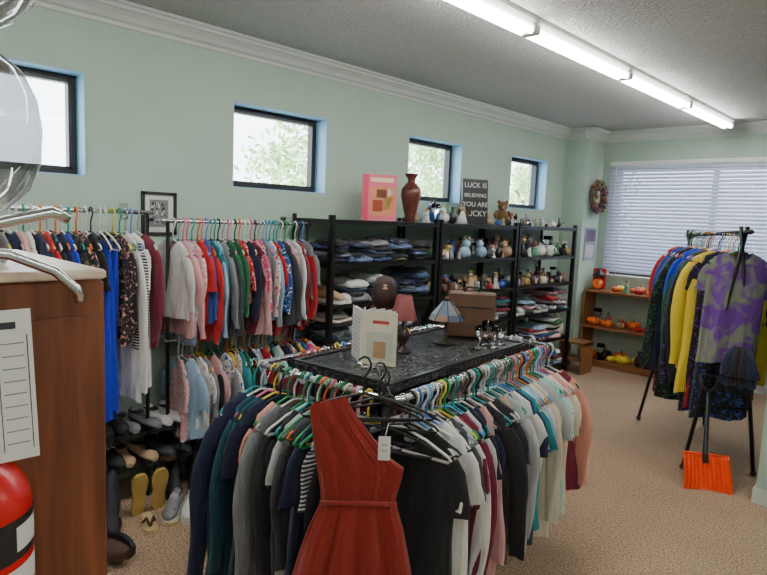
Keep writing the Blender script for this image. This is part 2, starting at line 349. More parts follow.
def rail_row(gm,hm,p0,p1,z,cols,yaw,seed,w=.2,L=(.6,.75),kinds=('tee','tee','long','tank'),hcols=HC,yj=7,thk=1.0,mh=.2):
    rd=random.Random(seed);n=len(cols)
    for i,cc in enumerate(cols):
        t=(i+.5+rd.uniform(-.2,.2))/n;x=p0[0]+(p1[0]-p0[0])*t;y=p0[1]+(p1[1]-p0[1])*t
        o=cc if isinstance(cc,dict) else {'c':cc}
        T=TR(x,y,z,math.radians(yaw+rd.uniform(-yj,yj)))
        k=o.get('k') or rd.choice(kinds);ww=o.get('w',w)*rd.uniform(.9,1.08);LL=o.get('L') or rd.uniform(*L)
        garment(gm,T@Matrix.Rotation(math.radians(rd.uniform(-3.5,3.5)),4,'Y'),k,ww,LL,o['c'],o.get('c2'),o.get('m',0),rd,thk,o.get('f'))
        h=rd.choice(hcols);hanger(hm,T,ww*.9,h,rd.random()<mh,.0048)
def D(c,k=None,c2=None,m=0,**q):
    d={'c':c,'m':m,**q}
    if k:d['k']=k
    if c2:d['c2']=c2;d['m']=m or 1
    return d
# ---- centre rack
CX,CY,CA=-1.79,2.13,math.radians(6)
CT=Matrix.Translation((CX,CY,0))@Matrix.Rotation(CA,4,'Z')
def cw(x,y): v=CT@Vector((x,y,0));return (v.x,v.y)
E=empty('garment_rack');b=MB();ZR=.97;rx,ry=.36,.68
b.tube([(rx,-ry+.03,ZR),(rx,ry-.03,ZR),(rx-.03,ry,ZR),(-rx+.03,ry,ZR),(-rx,ry-.03,ZR),(-rx,-ry+.03,ZR),(-rx+.03,-ry,ZR),(rx-.03,-ry,ZR)],.0125,M_chrome,n=10,T=CT,closed=True)
DL=(rx-.005,-ry-.165)
b.tube([(rx-.07,-ry+.08,.93),(rx-.05,-ry+.0,1.04),(rx-.02,-ry-.09,1.11),(DL[0],DL[1]-.01,1.118),(DL[0],DL[1]-.03,1.14)],.008,M_chrome,n=8,T=CT)
for sx in(-1,1):
    for sy in(-1,1):
        b.tube([(sx*.22,sy*.5,.03),(sx*.22,sy*.5,.94)],.016,M_black,n=8,T=CT)
        b.tube([(sx*.22,sy*.5,.9),(sx*rx,sy*.5,ZR)],.008,M_black,n=6,T=CT)
        b.tube([(sx*.22,sy*.5,.9),(sx*.22,sy*ry,ZR)],.008,M_black,n=6,T=CT)
        b.ball((sx*.22,sy*.5,.03),.03,M_blackpl,T=CT)
for z in(.15,.9):
    for sx in(-1,1): b.tube([(sx*.22,-.5,z),(sx*.22,.5,z)],.012,M_black,n=6,T=CT)
    for sy in(-1,1): b.tube([(-.22,sy*.5,z),(.22,sy*.5,z)],.012,M_black,n=6,T=CT)
b.obj('frame',E)
b=MB();b.bbox((0,0,.965),(.52,1.14,.035),M_ttop,bev=.008,T=CT)
for lo,hi in [((-.26,-.57,.982),(-.245,.57,.99)),((.245,-.57,.982),(.26,.57,.99)),((-.245,-.57,.982),(.245,-.555,.99)),((-.245,.555,.982),(.245,.57,.99))]: b.box(lo,hi,M_blackpl,T=CT)
b.obj('tabletop',E)
gm,hm=MB(),MB()
near=[D(BLK,'tee'),D(WHT,'tee'),D(LGR,'tank'),D(WHT,'tee'),D(CRM,'tank'),D(DGR,'tee'),D(WHT,'long',L=.62),D(MAR,'long',L=.78),D(MAR,'long',L=.74),D(LGR,'tee'),D(BLK,'tee'),D(NVY,'tee'),D(PNK,'tank'),D(BLK,'long'),D(PNK,'tee',L=.74),D(PNK,'long'),D(CHC,'tee'),D(GRY,'tee'),D(TAN,'tank'),D(LGR,'long'),D(DTEAL,'tank'),D(WHT,'tee'),D(NVY,'tee'),D(TEAL,'tee'),D(WHT,'tee'),D(LBL,'tee'),D(TEAL,'tee'),D(WHT,'tee'),D(CRM,'tee',L=.76),D(CRM,'long'),D(LGR,'tee'),D(WHT,'tee'),D(MNT,'tee'),D(CRM,'tee'),D(WHT,'tee',PNK,1),D(WHT,'tee'),D(SAL,'tee'),D(CRM,'tee'),D(MAR,'tank'),D(SAL,'long')]
rail_row(gm,hm,cw(rx,-ry+.10),cw(rx,ry-.02),ZR,near,6,11,w=.185,L=(.60,.72))
left=[D(NVY,'coat',L=.8),D(NVY,'coat',L=.82),D(DTEAL,'long',L=.8),D(DTEAL,'tee',L=.75),D(NVY,'tee',L=.75),D(SAL,'tee',L=.6),D(GRY,'long',L=.7),D(CHC,'coat'),D(BLK,'tee'),D(LGR,'tee'),D(DGR,'long'),D(NVY,'tee'),D(BLK,'tank'),D(DGR,'tee',WHT,2),D(BLK,'long'),D(NVY,'tee')]
rail_row(gm,hm,cw(-rx-.04,-ry),cw(rx-.10,-ry),ZR,left,96,12,w=.195,L=(.62,.75))
rr=random.Random(5);far=[D(rr.choice([NVY,BLK,GRY,BLU,MAR,WHT,OLV,RED,TEAL])) for _ in range(24)]
rail_row(gm,hm,cw(-rx,-ry+.25),cw(-rx,ry-.05),ZR,far,186,13,w=.18,L=(.55,.65))
endr=[D(rr.choice([WHT,SAL,CRM,LAV,PNK])) for _ in range(10)]
rail_row(gm,hm,cw(-rx+.08,ry),cw(rx-.1,ry),ZR,endr,-84,14,w=.18,L=(.55,.65))
gm.obj('clothes',E);hm.obj('hangers',E)
# rust dress
E=empty('rust_dress');b=MB()
dc=srgb(140,34,22);DX,DY=cw(*DL);DZ=1.135
T=TR(DX,DY,DZ,math.radians(46),1.2)
N=110
def dress_ring(z,x0,x1,ht,amp,k,ztilt=0):
    r=[];cx=(x0+x1)/2;hw=(x1-x0)/2
    for j in range(N):
        a=2*math.pi*j/N;ca,sa=math.cos(a),math.sin(a);u=sgn(ca)*abs(ca)**.8
        y=ht*sgn(sa)*abs(sa)**.7+amp*math.sin(k*u+.7)+amp*.5*math.sin(k*2.1*u+1.1)
        if sa<0: y+=min(amp,.004)*.8*math.sin(k*3.7*u+z*20)
        r.append((cx+hw*u,y,z+ztilt*u))
    return r
rings=[dress_ring(-.105,-.135,-.045,.012,.001,6,.012),dress_ring(-.13,-.142,-.03,.016,.002,7,.002),dress_ring(-.175,-.142,.02,.020,.003,9,-.02),dress_ring(-.225,-.136,.085,.024,.004,10,-.045),
 dress_ring(-.265,-.128,.118,.028,.004,11,-.025),dress_ring(-.31,-.118,.115,.030,.004,12,-.01),dress_ring(-.355,-.108,.105,.028,.003,12),dress_ring(-.375,-.105,.101,.024,.001,12),dress_ring(-.39,-.105,.101,.024,.001,12),dress_ring(-.41,-.112,.106,.029,.004,13),
 dress_ring(-.47,-.138,.125,.034,.008,13),dress_ring(-.56,-.165,.146,.038,.012,12),dress_ring(-.66,-.19,.165,.042,.016,12),dress_ring(-.76,-.205,.178,.045,.019,12)]
ringtube(b,rings,FAB[0],dc,None,T)
b.tube([(-.106,-.031,-.382),(0,-.030,-.382),(.102,-.031,-.382)],.006,FAB[0],dc,n=6,T=T)
b.obj('dress_body',E)
b=MB();hanger(b,TR(DX,DY,DZ,math.radians(46),1.0),.2,BLK,False,.005);b.obj('hanger',E)
b=MB();TG=T@TR(.06,-.05,-.215,0)
b.box((-.016,-.001,-.035),(.016,.001,.03),M_paper,T=TG);b.tube([(-.0,0,.025),(.005,.005,.045),(.01,.02,.06)],.001,M_paper,n=4,T=TG);b.box((-.008,-.0015,-.010),(.008,-.001,-.008),M_blackpl,T=TG);b.box((-.008,-.0015,0.006),(.006,-.001,.008),M_blackpl,T=TG)
b.obj('price_tag',E)
E=empty('clothes_hangers');b=MB()
for i,(px,ya,cc) in enumerate([(.31,80,BLK),(.33,62,BLK),(.34,28,BLK),(.2,100,WHT),(.12,92,HGR),(.06,100,HGR),(0,95,HGR),(-.06,92,WHT)]):
    x,y=cw(px,-ry);hanger(b,TR(x,y,ZR,math.radians(ya),1.0),.2,cc,False,.0052)
for i in range(5):
    x,y=cw(rx,-ry+.05+.045*i);hanger(b,TR(x,y,ZR,math.radians(10+8*i)),.2,[WHT,BLK,WHT,LBL,BLK][i],i%2==0,.005)
for q,(u,v,a,z) in enumerate([(rx-.05,-ry-.0,30,1.055),(rx-.035,-ry-.045,52,1.09)]):
    x,y=cw(u,v);hanger(b,TR(x,y,z,math.radians(a)),.2,BLK,False,.005)
b.obj('hangers',E)
# ---- generic wall racks
def wall_rack(name,y0,y1,z,x,rows,seed,w,L,kinds=('tee','long'),thk=1.0,posts=True,yj=7):
    E=empty(name);b=MB();b.tube([(x,y0-.06,z),(x,y1+.06,z)],.012,M_chrome,n=8)
    for yy in(y0-.02,y1+.03):
        b.tube([(x,yy,z),(XL,yy,z)],.009,M_chrome,n=6);b.bbox((XL+.004,yy,z),(.008,.05,.09),M_chrome,bev=.002)
        if posts: b.tube([(x,yy,z),(x,yy,0)],.011,M_black,n=8)
    b.obj('rail',E);g,h=MB(),MB();rail_row(g,h,(x,y0),(x,y1),z,rows,0,seed,w=w,L=L,kinds=kinds,thk=thk,yj=yj);g.obj('clothes',E);h.obj('hangers',E);return E
kc1=[WHT,PNK,D(LBL,None,WHT),D(PNK,None,WHT),RED,RED,D(BLU,'long'),TEAL,D(MNT),LBL,D(GRY),D(GRN,'long'),D(DGR,'long'),D(GRN,'long'),RED,D(RED,None,WHT),NVY,MAR,PNK,D(HPK,None,WHT),GRY,LBL,D(WHT,None,HPK),RED,D(BLU,None,WHT),DGR,PNK,LAV,WHT,NVY,RED,GRY,RED]
wall_rack('childrens_clothing_rack',1.58,2.50,1.53,-3.17,kc1,21,.165,(.38,.60),yj=13)
kc2=[D(PNK,None,WHT),LBL,WHT,D(WHT,None,PNK),GRY,YEL,PNK,BLK,D(WHT,None,BLU),GRY,YEL,D(WHT,None,RED),TEAL,GRN,BLK,WHT,LBL,RED,D(WHT,None,YEL),BLK,MNT,D(PNK),NVY,D(GRY,None,WHT),PNK,BLK,D(YEL,None,WHT),BLU,WHT,HPK]
wall_rack('childrens_clothing_rack',1.60,2.56,.86,-3.17,kc2,22,.155,(.36,.54),posts=False,yj=13)
ac=[D(NVY,'coat'),D(NVY,'long'),D(BLK,'coat'),MAR,D(NVY,None,RED,1),GRY,D(DGR,'coat'),D(NVY,'long'),RED,D(GRY,'long'),D(NVY,'coat'),D(PNK,'tee'),D(WHT,'tee'),D(NVY,'coat',L=.5),D(RED,'tee',L=.45),D(BLK,'tee',TEAL,1,L=.42),D(NVY,'tee',L=.4),D(RBL,'tee',L=.4),D(BLK,'tee',OLV,1,L=.42,w=.19),D(BLK,'tee',SAL,1,L=.40,w=.19),D(BLK,'tee',L=.40,w=.18),D(RBL,'pants',L=.86,w=.22),D(RBL,'pants',L=.9,w=.235),D(RBL,'pants',L=.86,w=.22),D(BLK,'long',SAL,1,L=.55,w=.2),D(WHT,'long',L=.85),D(WHT,'tee',L=.8),D(BLK,'long',WHT,2,L=.6),D(MAR,'long',L=.6)]
wall_rack('clothing_rack',.42,1.40,1.57,-3.14,ac,23,.20,(.7,.9),thk=1.1)
# ---- shelving units
ZS=[.12,.42,.72,1.0,1.28,1.57]
def shelf_unit(y0,y1):
    E=empty('metal_shelving_unit');b=MB();x0,x1=-3.43,-3.0
    for yy in(y0,y1-.035):
        for xx in(x0+.01,x1-.035):
            b.box((xx,yy,0),(xx+.035,yy+.004,1.6),M_black);b.box((xx if xx<-3.2 else xx+.031,yy,0),(xx+.004 if xx<-3.2 else xx+.035,yy+.035,1.6),M_black)
            b.bbox((xx+.017,yy+.017,.01),(.045,.045,.02),M_blackpl,bev=.004)
    for z in ZS:
        b.box((x0+.012,y0+.004,z-.006),(x1-.004,y1-.004,z),M_black)
        b.box((x1-.008,y0+.004,z-.032),(x1-.002,y1-.004,z),M_black);b.box((x0+.012,y0+.004,z-.032),(x0+.018,y1-.004,z),M_black)
        b.box((x0+.012,y0+.002,z-.032),(x1-.004,y0+.008,z),M_black);b.box((x0+.012,y1-.008,z-.032),(x1-.004,y1-.002,z),M_black)
    b.obj('frame',E);return E
bays=[(2.60,3.72),(3.74,4.88),(4.90,6.04)]
for a,c in bays: shelf_unit(a,c)
def folded(mb,x,y,z,w,d,h,col,col2,m,rd):
    N=24;vs=[];fs=[];rings=[(0,.9),(.12,1.0),(.5,1.05),(.85,1.0),(1,.86),(1.04,.5)];ph=rd.uniform(0,6);yaw=rd.uniform(-.3,.3)
    for t,sc in rings:
        for j in range(N):
            a=2*math.pi*j/N;ca,sa=math.cos(a),math.sin(a);q=sc*(1+.05*math.sin(3*a+ph+t*3)+.02*math.sin(7*a+ph))
            px=d/2*sgn(ca)*abs(ca)**.4*q;py=w/2*sgn(sa)*abs(sa)**.4*q
            vs.append((px,py,h*t+.012*math.sin(2*a+ph)*t+.006*math.sin(5*a)*t))
    K=len(rings)
    for k in range(K-1):
        for j in range(N): fs.append((k*N+j,k*N+(j+1)%N,(k+1)*N+(j+1)%N,(k+1)*N+j))
    fs.append(tuple((K-1)*N+j for j in range(N)));fs.append(tuple(range(N-1,-1,-1)))
    mb.add(vs,fs,FAB[m],col,col2,smooth=True,T=TR(x,y,z,yaw))
def shoe(mb,T,L,c,kind='sneaker',sole=(.7,.7,.68)):
    n=16;st=[0,.06,.2,.35,.5,.65,.8,.93,1.0];wd=[.55,.8,.9,.85,.86,1.0,1.0,.75,.35]
    if kind=='boot': hh=[.95,1.0,1.0,.98,.42,.33,.28,.22,.12]
    elif kind=='flat': hh=[.28,.3,.24,.18,.15,.17,.2,.17,.1]
    else: hh=[.36,.38,.36,.36,.34,.27,.22,.18,.1]
    W=.19*L*.98;R=[]
    for t,w,h in zip(st,wd,hh):
        r=[]
        for j in range(n):
            a=2*math.pi*j/n;ca,sa=math.cos(a),math.sin(a);r.append((t*L,W*w*ca*(1 if sa<0 else (.95-.25*sa)),.02+h*L*.5*(1+sa)))
        R.append(r)
    ringtube(mb,R,M_vcm,c,None,T);mb.add(R[0],[tuple(range(n))],M_vcm,c,T=T);mb.add(R[-1],[tuple(range(n-1,-1,-1))],M_vcm,c,T=T)
    vs=[]
    for z in(0,.022):
        for t,w in zip(st,wd): vs.append((t*L*1.02-.002,-W*w*1.06,z))
        for t,w in list(zip(st,wd))[::-1]: vs.append((t*L*1.02-.002,W*w*1.06,z))
    m=len(st)*2;mb.add(vs,[tuple(range(m-1,-1,-1)),tuple(range(m,2*m))]+[(i,(i+1)%m,m+(i+1)%m,m+i) for i in range(m)],M_vcm,sole,T=T)
    if kind!='boot': mb.ball((.17*L,0,hh[1]*L),.045*L/.25,M_vcm,(.01,.01,.01),sc=(1.3,.75,.12),T=T)
    if kind=='sneaker':
        for q in(.36,.43,.50): mb.tube([(q*L,-W*.5,.36*L*(1.15-q*.4)+.012),(q*L,0,.36*L*(1.2-q*.4)+.022),(q*L,W*.5,.36*L*(1.15-q*.4)+.012)],.003,M_vcm,(.7,.7,.7),n=4,T=T)
def handbag(mb,T,c):
    N=20;R=[]
    for z,w,d in [(0,.11,.05),(.01,.12,.055),(.08,.125,.055),(.14,.11,.035),(.16,.10,.015)]:
        R.append([(d*math.cos(2*math.pi*j/N),w*sgn(math.sin(2*math.pi*j/N))*abs(math.sin(2*math.pi*j/N))**.6,z) for j in range(N)])
    ringtube(mb,R,M_vcm,c,None,T);mb.add(R[-1],[tuple(range(N))],M_vcm,c,T=T)
    mb.tube([(0,-.06,.15),(0,-.05,.2),(0,0,.225),(0,.05,.2),(0,.06,.15)],.006,M_vcm,c,6,T)
def cloth_shelf(y0,y1,z,pal,seed,hmax=.2,extra=0):
    rd=random.Random(seed);b=MB();y=y0+.05
    while y<y1-.1:
        w=min(rd.uniform(.15,.27),y1-.03-y)
        if w<.1: break
        zz=z+.001
        if rd.random()<extra:
            if rd.random()<.3: handbag(b,TR(-3.12,y+w/2,z,rd.uniform(-.2,.2)),rd.choice([BRN,BLK,TAN,MAR,CRM]))
            else:
                for q in range(2): shoe(b,TR(-3.25,y+.05+q*w*.45,z,rd.uniform(-.2,.2)),.24,rd.choice([WHT,BLK,BRN,TAN,GRY]),rd.choice(['sneaker','flat']))
        else:
            top=z+rd.uniform(.45,1)*hmax
            while zz<top:
                h=rd.uniform(.016,.045);c=rd.choice(pal);m=rd.choice([0,0,0,1,2]);folded(b,-3.18+rd.uniform(-.03,.04),y+w/2+rd.uniform(-.01,.01),zz,w*rd.uniform(.8,.98),.3,h,c,rd.choice(pal),m,rd);zz+=h*.98
        y+=w
    return b.obj('folded_clothes')
DEN=[srgb(60,80,120),srgb(40,50,80),NVY,BLK,DGR,srgb(90,112,150),OLV,GRY,CHC]
MIX=[WHT,NVY,BLK,GRY,BLU,RED,WHT,PNK,TEAL,BLK,LBL,MAR,CRM,GRN,WHT,LGR]
a,c=bays[0]
cloth_shelf(a,c,ZS[4],DEN,31,.17);cloth_shelf(a,c,ZS[3],DEN+[BLK,MAR,WHT,LGR],32,.18,.4)
for zi in(0,1,2): cloth_shelf(a,c,ZS[zi],MIX,33+zi,.2,.4)
for k,(a,c) in enumerate(bays[1:]):
    for zi in(0,1,2): cloth_shelf(a,c,ZS[zi],MIX,40+k*5+zi,.22,.45)
FC=[WHT,CRM,WHT,LBL,BLU,BRN,TAN,PNK,TAN,(.5,.35,.12),GRY,srgb(90,140,110),RED,WHT,BRN,DGR,CHC,BLK,MAR]
def figurine(mb,x,y,z,h,rd,t=None):
    c=rd.choice(FC);c2=rd.choice(FC);t=rd.randrange(7) if t is None else t;T=TR(x,y,z,rd.uniform(0,6.28),h)
    if t==0:
        mb.lathe([(.3,0),(.3,.04),(.24,.08),(.2,.35),(.16,.6),(.08,.7),(.06,.74)],M_vc,c,12,T);mb.ball((0,0,.84),.13,M_vc,TAN,T=T);mb.ball((-.02,0,.88),.13,M_vc,BRN,T=T)
        mb.tube([(0,.15,.62),(.13,.17,.48),(.18,.03,.5)],.05,M_vc,c,6,T);mb.tube([(0,-.15,.62),(.13,-.17,.48),(.18,-.03,.5)],.05,M_vc,c,6,T)
    elif t==1:
        mb.lathe([(.16,0),(.2,.05),(.3,.3),(.26,.5),(.1,.7),(.09,.85),(.15,1)],M_vc,c,14,T)
    elif t==2:
        T=T@Matrix.Scale(.7,4);mb.lathe([(.3,0),(.33,.05),(.33,.8),(.3,.8),(.29,.1)],M_vc,c,14,T);mb.tube([(.32,0,.65),(.5,0,.6),(.52,0,.35),(.32,0,.2)],.045,M_vc,c,6,T)
    elif t==3:
        mb.ball((0,0,.28),.28,M_vc,c,sc=(1.2,.9,1),T=T);mb.ball((.2,0,.66),.19,M_vc,c,T=T);mb.ball((.36,0,.62),.08,M_vc,c2,T=T)
        for s in(-1,1): mb.lathe([(.06,0),(.05,.08),(.005,.2)],M_vc,c2,6,T@TR(.18,s*.11,.8));mb.tube([(.2,s*.12,.35),(.28,s*.12,.03)],.07,M_vc,c,6,T)
    elif t==4:
        mb.lathe([(.25,0),(.24,.03),(.04,.06),(.04,.4),(.2,.55),(.26,.8),(.24,1),(.22,1),(.23,.8)],M_glass,c,14,T)
    elif t==5:
        mb.lathe([(.3,0),(.2,.3),(.1,.65),(.05,.7)],M_vc,c,12,T);mb.ball((0,0,.8),.13,M_vc,TAN,T=T)
        for s in(-1,1): mb.add([(-.1,0,.6),(-.14,s*.3,.85),(-.14,s*.38,.55),(-.12,s*.15,.3),(-.16,s*.2,.6)],[(0,1,4),(1,2,4),(2,3,4),(3,0,4)],M_vc,c2,T=T)
        mb.tube([(.13*math.cos(a),.13*math.sin(a),1.0) for a in [i*.785 for i in range(8)]],.02,M_vc,(.6,.45,.1),5,T,closed=True)
    else:
        mb.lathe([(.2,0),(.32,.15),(.34,.35),(.2,.55),(.08,.6),(.05,.66),(.07,.7),(.01,.74)],M_vc,c,14,T);mb.tube([(.3,0,.25),(.48,0,.35),(.55,0,.55)],[.07,.05,.035],M_vc,c,6,T);mb.tube([(-.28,0,.45),(-.5,0,.45),(-.5,0,.2),(-.3,0,.15)],.035,M_vc,c,6,T)
def fig_shelf(y0,y1,z,seed,hr=(.07,.16),name='figurines',gap=.1,xs=(-3.06,-3.17,-3.29)):
    rd=random.Random(seed);b=MB()
    for xx in xs:
        y=y0+.06+rd.uniform(0,.04)
        while y<y1-.05: h=rd.uniform(*hr);figurine(b,xx+rd.uniform(-.02,.02),y,z+.001,h,rd);y+=max(gap,h*.62)*rd.uniform(.85,1.3)
    return b.obj(name)
for k,(a,c) in enumerate(bays[1:]):
    fig_shelf(a,c,ZS[4],50+k,(.07,.2),gap=.07);fig_shelf(a,c,ZS[3],60+k,(.06,.17),gap=.07)
fig_shelf(4.62,6.0,ZS[5],71,(.05,.11),gap=.11,xs=(-3.08,-3.2))
fig_shelf(4.62,4.9,ZS[5],72,(.16,.22),gap=.16,xs=(-3.3,));fig_shelf(5.18,5.7,ZS[5],75,(.12,.18),gap=.2,xs=(-3.3,))
fig_shelf(3.68,4.28,ZS[5],73,(.10,.2),gap=.12,xs=(-3.08,-3.3))
def teddy(name,T,c):
    b=MB();F=FAB[0];b.ball((0,0,.1),.085,F,c,sc=(.9,1,1.15),T=T);b.ball((0,0,.235),.065,F,c,T=T);b.ball((.055,0,.222),.028,F,TAN,T=T);b.ball((.08,0,.228),.009,F,BLK,T=T)
    for s in(-1,1):
        b.ball((0,s*.052,.29),.024,F,c,T=T);b.ball((.055,s*.025,.25),.007,F,BLK,T=T)
        b.tube([(0,s*.07,.16),(.04,s*.11,.12),(.07,s*.1,.08)],[.03,.028,.024],F,c,8,T);b.tube([(.03,s*.05,.04),(.1,s*.08,.03),(.14,s*.09,.04)],[.038,.034,.034],F,c,8,T)
    b.obj(name)
teddy('teddy_bear',TR(-3.29,5.03,ZS[5]+.005,-.6,.75),srgb(120,84,50))
def book(name,T,w,h,d,cover,title=None):
    E=empty(name);b=MB();b.box((-w/2,-d/2,0),(w/2,-d/2+.003,h),M_vc,cover,T=T);b.box((-w/2,d/2-.003,0),(w/2,d/2,h),M_vc,cover,T=T);b.box((-w/2,-d/2,0),(-w/2+.003,d/2,h),M_vc,cover,T=T)
    b.box((-w/2+.003,-d/2+.003,.004),(w/2-.004,d/2-.003,h-.004),M_paper,T=T)
    if title:
        for (x0,z0,x1,z1,cc) in title: b.box((-w/2+x0*w,-d/2-.0012,z0*h),(-w/2+x1*w,-d/2,z1*h),M_vc,cc,T=T)
    b.obj('book_body',E);return E
pinkt=[(.0,.0,.16,1,srgb(235,70,110)),(.22,.84,.9,.93,srgb(250,225,190)),(.22,.12,.95,.74,srgb(236,150,110)),(.3,.2,.58,.45,srgb(200,80,60)),(.62,.25,.88,.5,srgb(230,210,120)),(.4,.5,.7,.68,srgb(150,90,60)),(.74,.56,.9,.7,srgb(240,235,220))]
book('cookbook',TR(-3.17,3.20,ZS[5]+.002,math.radians(52)),.25,.335,.085,srgb(240,120,140),pinkt)
b=MB();b.lathe([(.045,0),(.05,.01),(.04,.04),(.06,.12),(.078,.2),(.074,.25),(.045,.29),(.03,.305),(.03,.33),(.05,.36),(.055,.37),(.045,.37),(.025,.33)],M_vase,n=28,T=TR(-3.16,3.54,ZS[5]+.002));b.obj('ceramic_vase')
E=empty('wooden_sign');b=MB();TS=TR(-3.2,4.46,ZS[5]+.002,math.radians(62),1,math.radians(-6))
b.bbox((0,0,.2),(.25,.02,.40),M_vc,CHC,bev=.003,T=TS);b.obj('board',E)
for i,(tx,sz) in enumerate([('LUCK IS',.062),('BELIEVING',.047),('YOU ARE',.06),('LUCKY',.07)]):
    cu=bpy.data.curves.new('lettering_%d'%i,'FONT');cu.body=tx;cu.align_x='CENTER';cu.size=sz;cu.extrude=.001
    o=bpy.data.objects.new('lettering_%d'%(i+1),cu);COL.objects.link(o);o.matrix_world=TS@TR(0,-.0115,.325-.085*i,0,1,math.radians(90));o.data.materials.append(M_paper);o.parent=E
b=MB();rd=random.Random(9);Wc=Vector((-3.095,6.68,1.93))
WC=[srgb(160,60,60),srgb(80,80,150),srgb(110,130,70),srgb(190,110,60),srgb(160,90,130),BRN,srgb(90,110,60),srgb(220,150,130),srgb(40,40,70)]
b.tube([(Wc.x-.02,Wc.y+.14*math.cos(a*.393),Wc.z+.15*math.sin(a*.393)) for a in range(16)],.025,M_vcm,BRN,6,closed=True)
for i in range(420):
    a=rd.uniform(0,6.283);r=.15+max(-.05,min(.035,rd.gauss(0,.022)));p=Vector((Wc.x+rd.uniform(-.03,.04),Wc.y+r*math.cos(a)*.85,Wc.z+r*math.sin(a)));s=rd.uniform(.018,.030)
    u=Vector((rd.gauss(.5,1),rd.gauss(0,1),rd.gauss(0,1))).normalized();w=u.orthogonal().normalized();n=u.cross(w)*.3
    b.add([tuple(p-u*s),tuple(p+w*s*.5+n*s),tuple(p+u*s),tuple(p-w*s*.5+n*s)],[(0,1,2,3)],M_vcm,rd.choice(WC))
b.obj('floral_wreath')
E=empty('wall_poster');b=MB();b.box((-3.168,6.56,1.2),(-3.160,6.84,1.58),M_vc,srgb(150,150,170));b.box((-3.160,6.58,1.42),(-3.159,6.82,1.56),M_vc,srgb(110,90,120));b.box((-3.160,6.6,1.24),(-3.159,6.8,1.38),M_vc,srgb(190,190,190));b.obj('poster_sheet',E)
E=empty('picture_frame');b=MB();y0,y1,z0,z1=1.53,1.74,1.44,1.69
for lo,hi in [((XL+.001,y0,z0),(XL+.02,y1,z0+.016)),((XL+.001,y0,z1-.016),(XL+.02,y1,z1)),((XL+.001,y0,z0),(XL+.02,y0+.016,z1)),((XL+.001,y1-.016,z0),(XL+.02,y1,z1))]: b.box(lo,hi,M_frame)
b.box((XL+.001,y0+.016,z0+.016),(XL+.008,y1-.016,z1-.016),M_paper)
b.box((XL+.008,y0+.048,z0+.045),(XL+.0085,y1-.048,z1-.045),M_vc,GRY)
rd=random.Random(2)
for i in range(30):
    yy=rd.uniform(y0+.055,y1-.065);zz=rd.uniform(z0+.055,z1-.07);b.box((XL+.0085,yy,zz),(XL+.009,yy+rd.uniform(.005,.012),zz+rd.uniform(.005,.02)),M_vc,rd.choice([CHC,WHT,BLK]))
b.obj('frame_body',E)
# ---- wooden bookcase
E=empty('wooden_bookcase');b=MB();X0,X1=-3.14,-1.75
for z in(.06,.45,.86): b.bbox(((X0+X1)/2,YB-.16,z),(X1-X0,.29,.025),M_woodsh,bev=.003)
for x in(X0+.01,X1-.01): b.bbox((x,YB-.16,.44),(.022,.30,.87),M_woodsh,bev=.003)
b.box((X0,YB-.30,0),(X1,YB-.285,.05),M_woodsh)
b.obj('case',E)
def pumpkin(mb,T,c=None):
    mb.lathe([(.02,.02),(.06,.0),(.095,.03),(.105,.065),(.09,.105),(.05,.125),(.015,.115)],M_pumpkin if c is None else M_vc,c or (.5,.5,.5),32,T,8,.06)
    mb.tube([(0,0,.11),(.005,0,.14),(.02,0,.155)],[.014,.01,.009],M_vcm,OLV,6,T)
b=MB();rd=random.Random(4)
for z in(.073,.463,.873):
    for yy in(YB-.22,YB-.11):
        x=X0+.1+(.24 if z>.8 else 0)
        while x<X1-.1:
            s=rd.uniform(.4,.85) if z<.8 else rd.uniform(.35,.6);r=rd.random()
            if r<.6: pumpkin(b,TR(x,yy+rd.uniform(-.01,.01),z,rd.uniform(0,6),s),None if rd.random()<.65 else rd.choice([WHT,BRN,YEL,RED,BLK]))
            else: figurine(b,x,yy,z,rd.uniform(.12,.2),rd)
            x+=.11*s*2+.01
b.obj('halloween_decorations')
b=MB();T=TR(-3.05,YB-.12,.875,math.radians(8));b.bbox((0,0,.12),(.15,.03,.24),M_vc,RED,bev=.02,T=T);pumpkin(b,T@TR(0,-.03,.05,0,.6,math.radians(70)));b.lathe([(.07,0),(.08,.01),(.05,.04),(.0,.1)],M_vc,BLK,12,T@TR(0,-.02,.15));b.obj('jack_o_lantern_sign')
b=MB()
for lo,hi in [((-3.12,6.06,0),(-3.10,6.3,.34)),((-2.86,6.06,0),(-2.84,6.3,.34)),((-3.12,6.06,.32),(-2.84,6.3,.345)),((-3.1,6.06,.14),(-2.86,6.3,.16))]: b.box(lo,hi,M_woodsh)
b.obj('wooden_side_table')
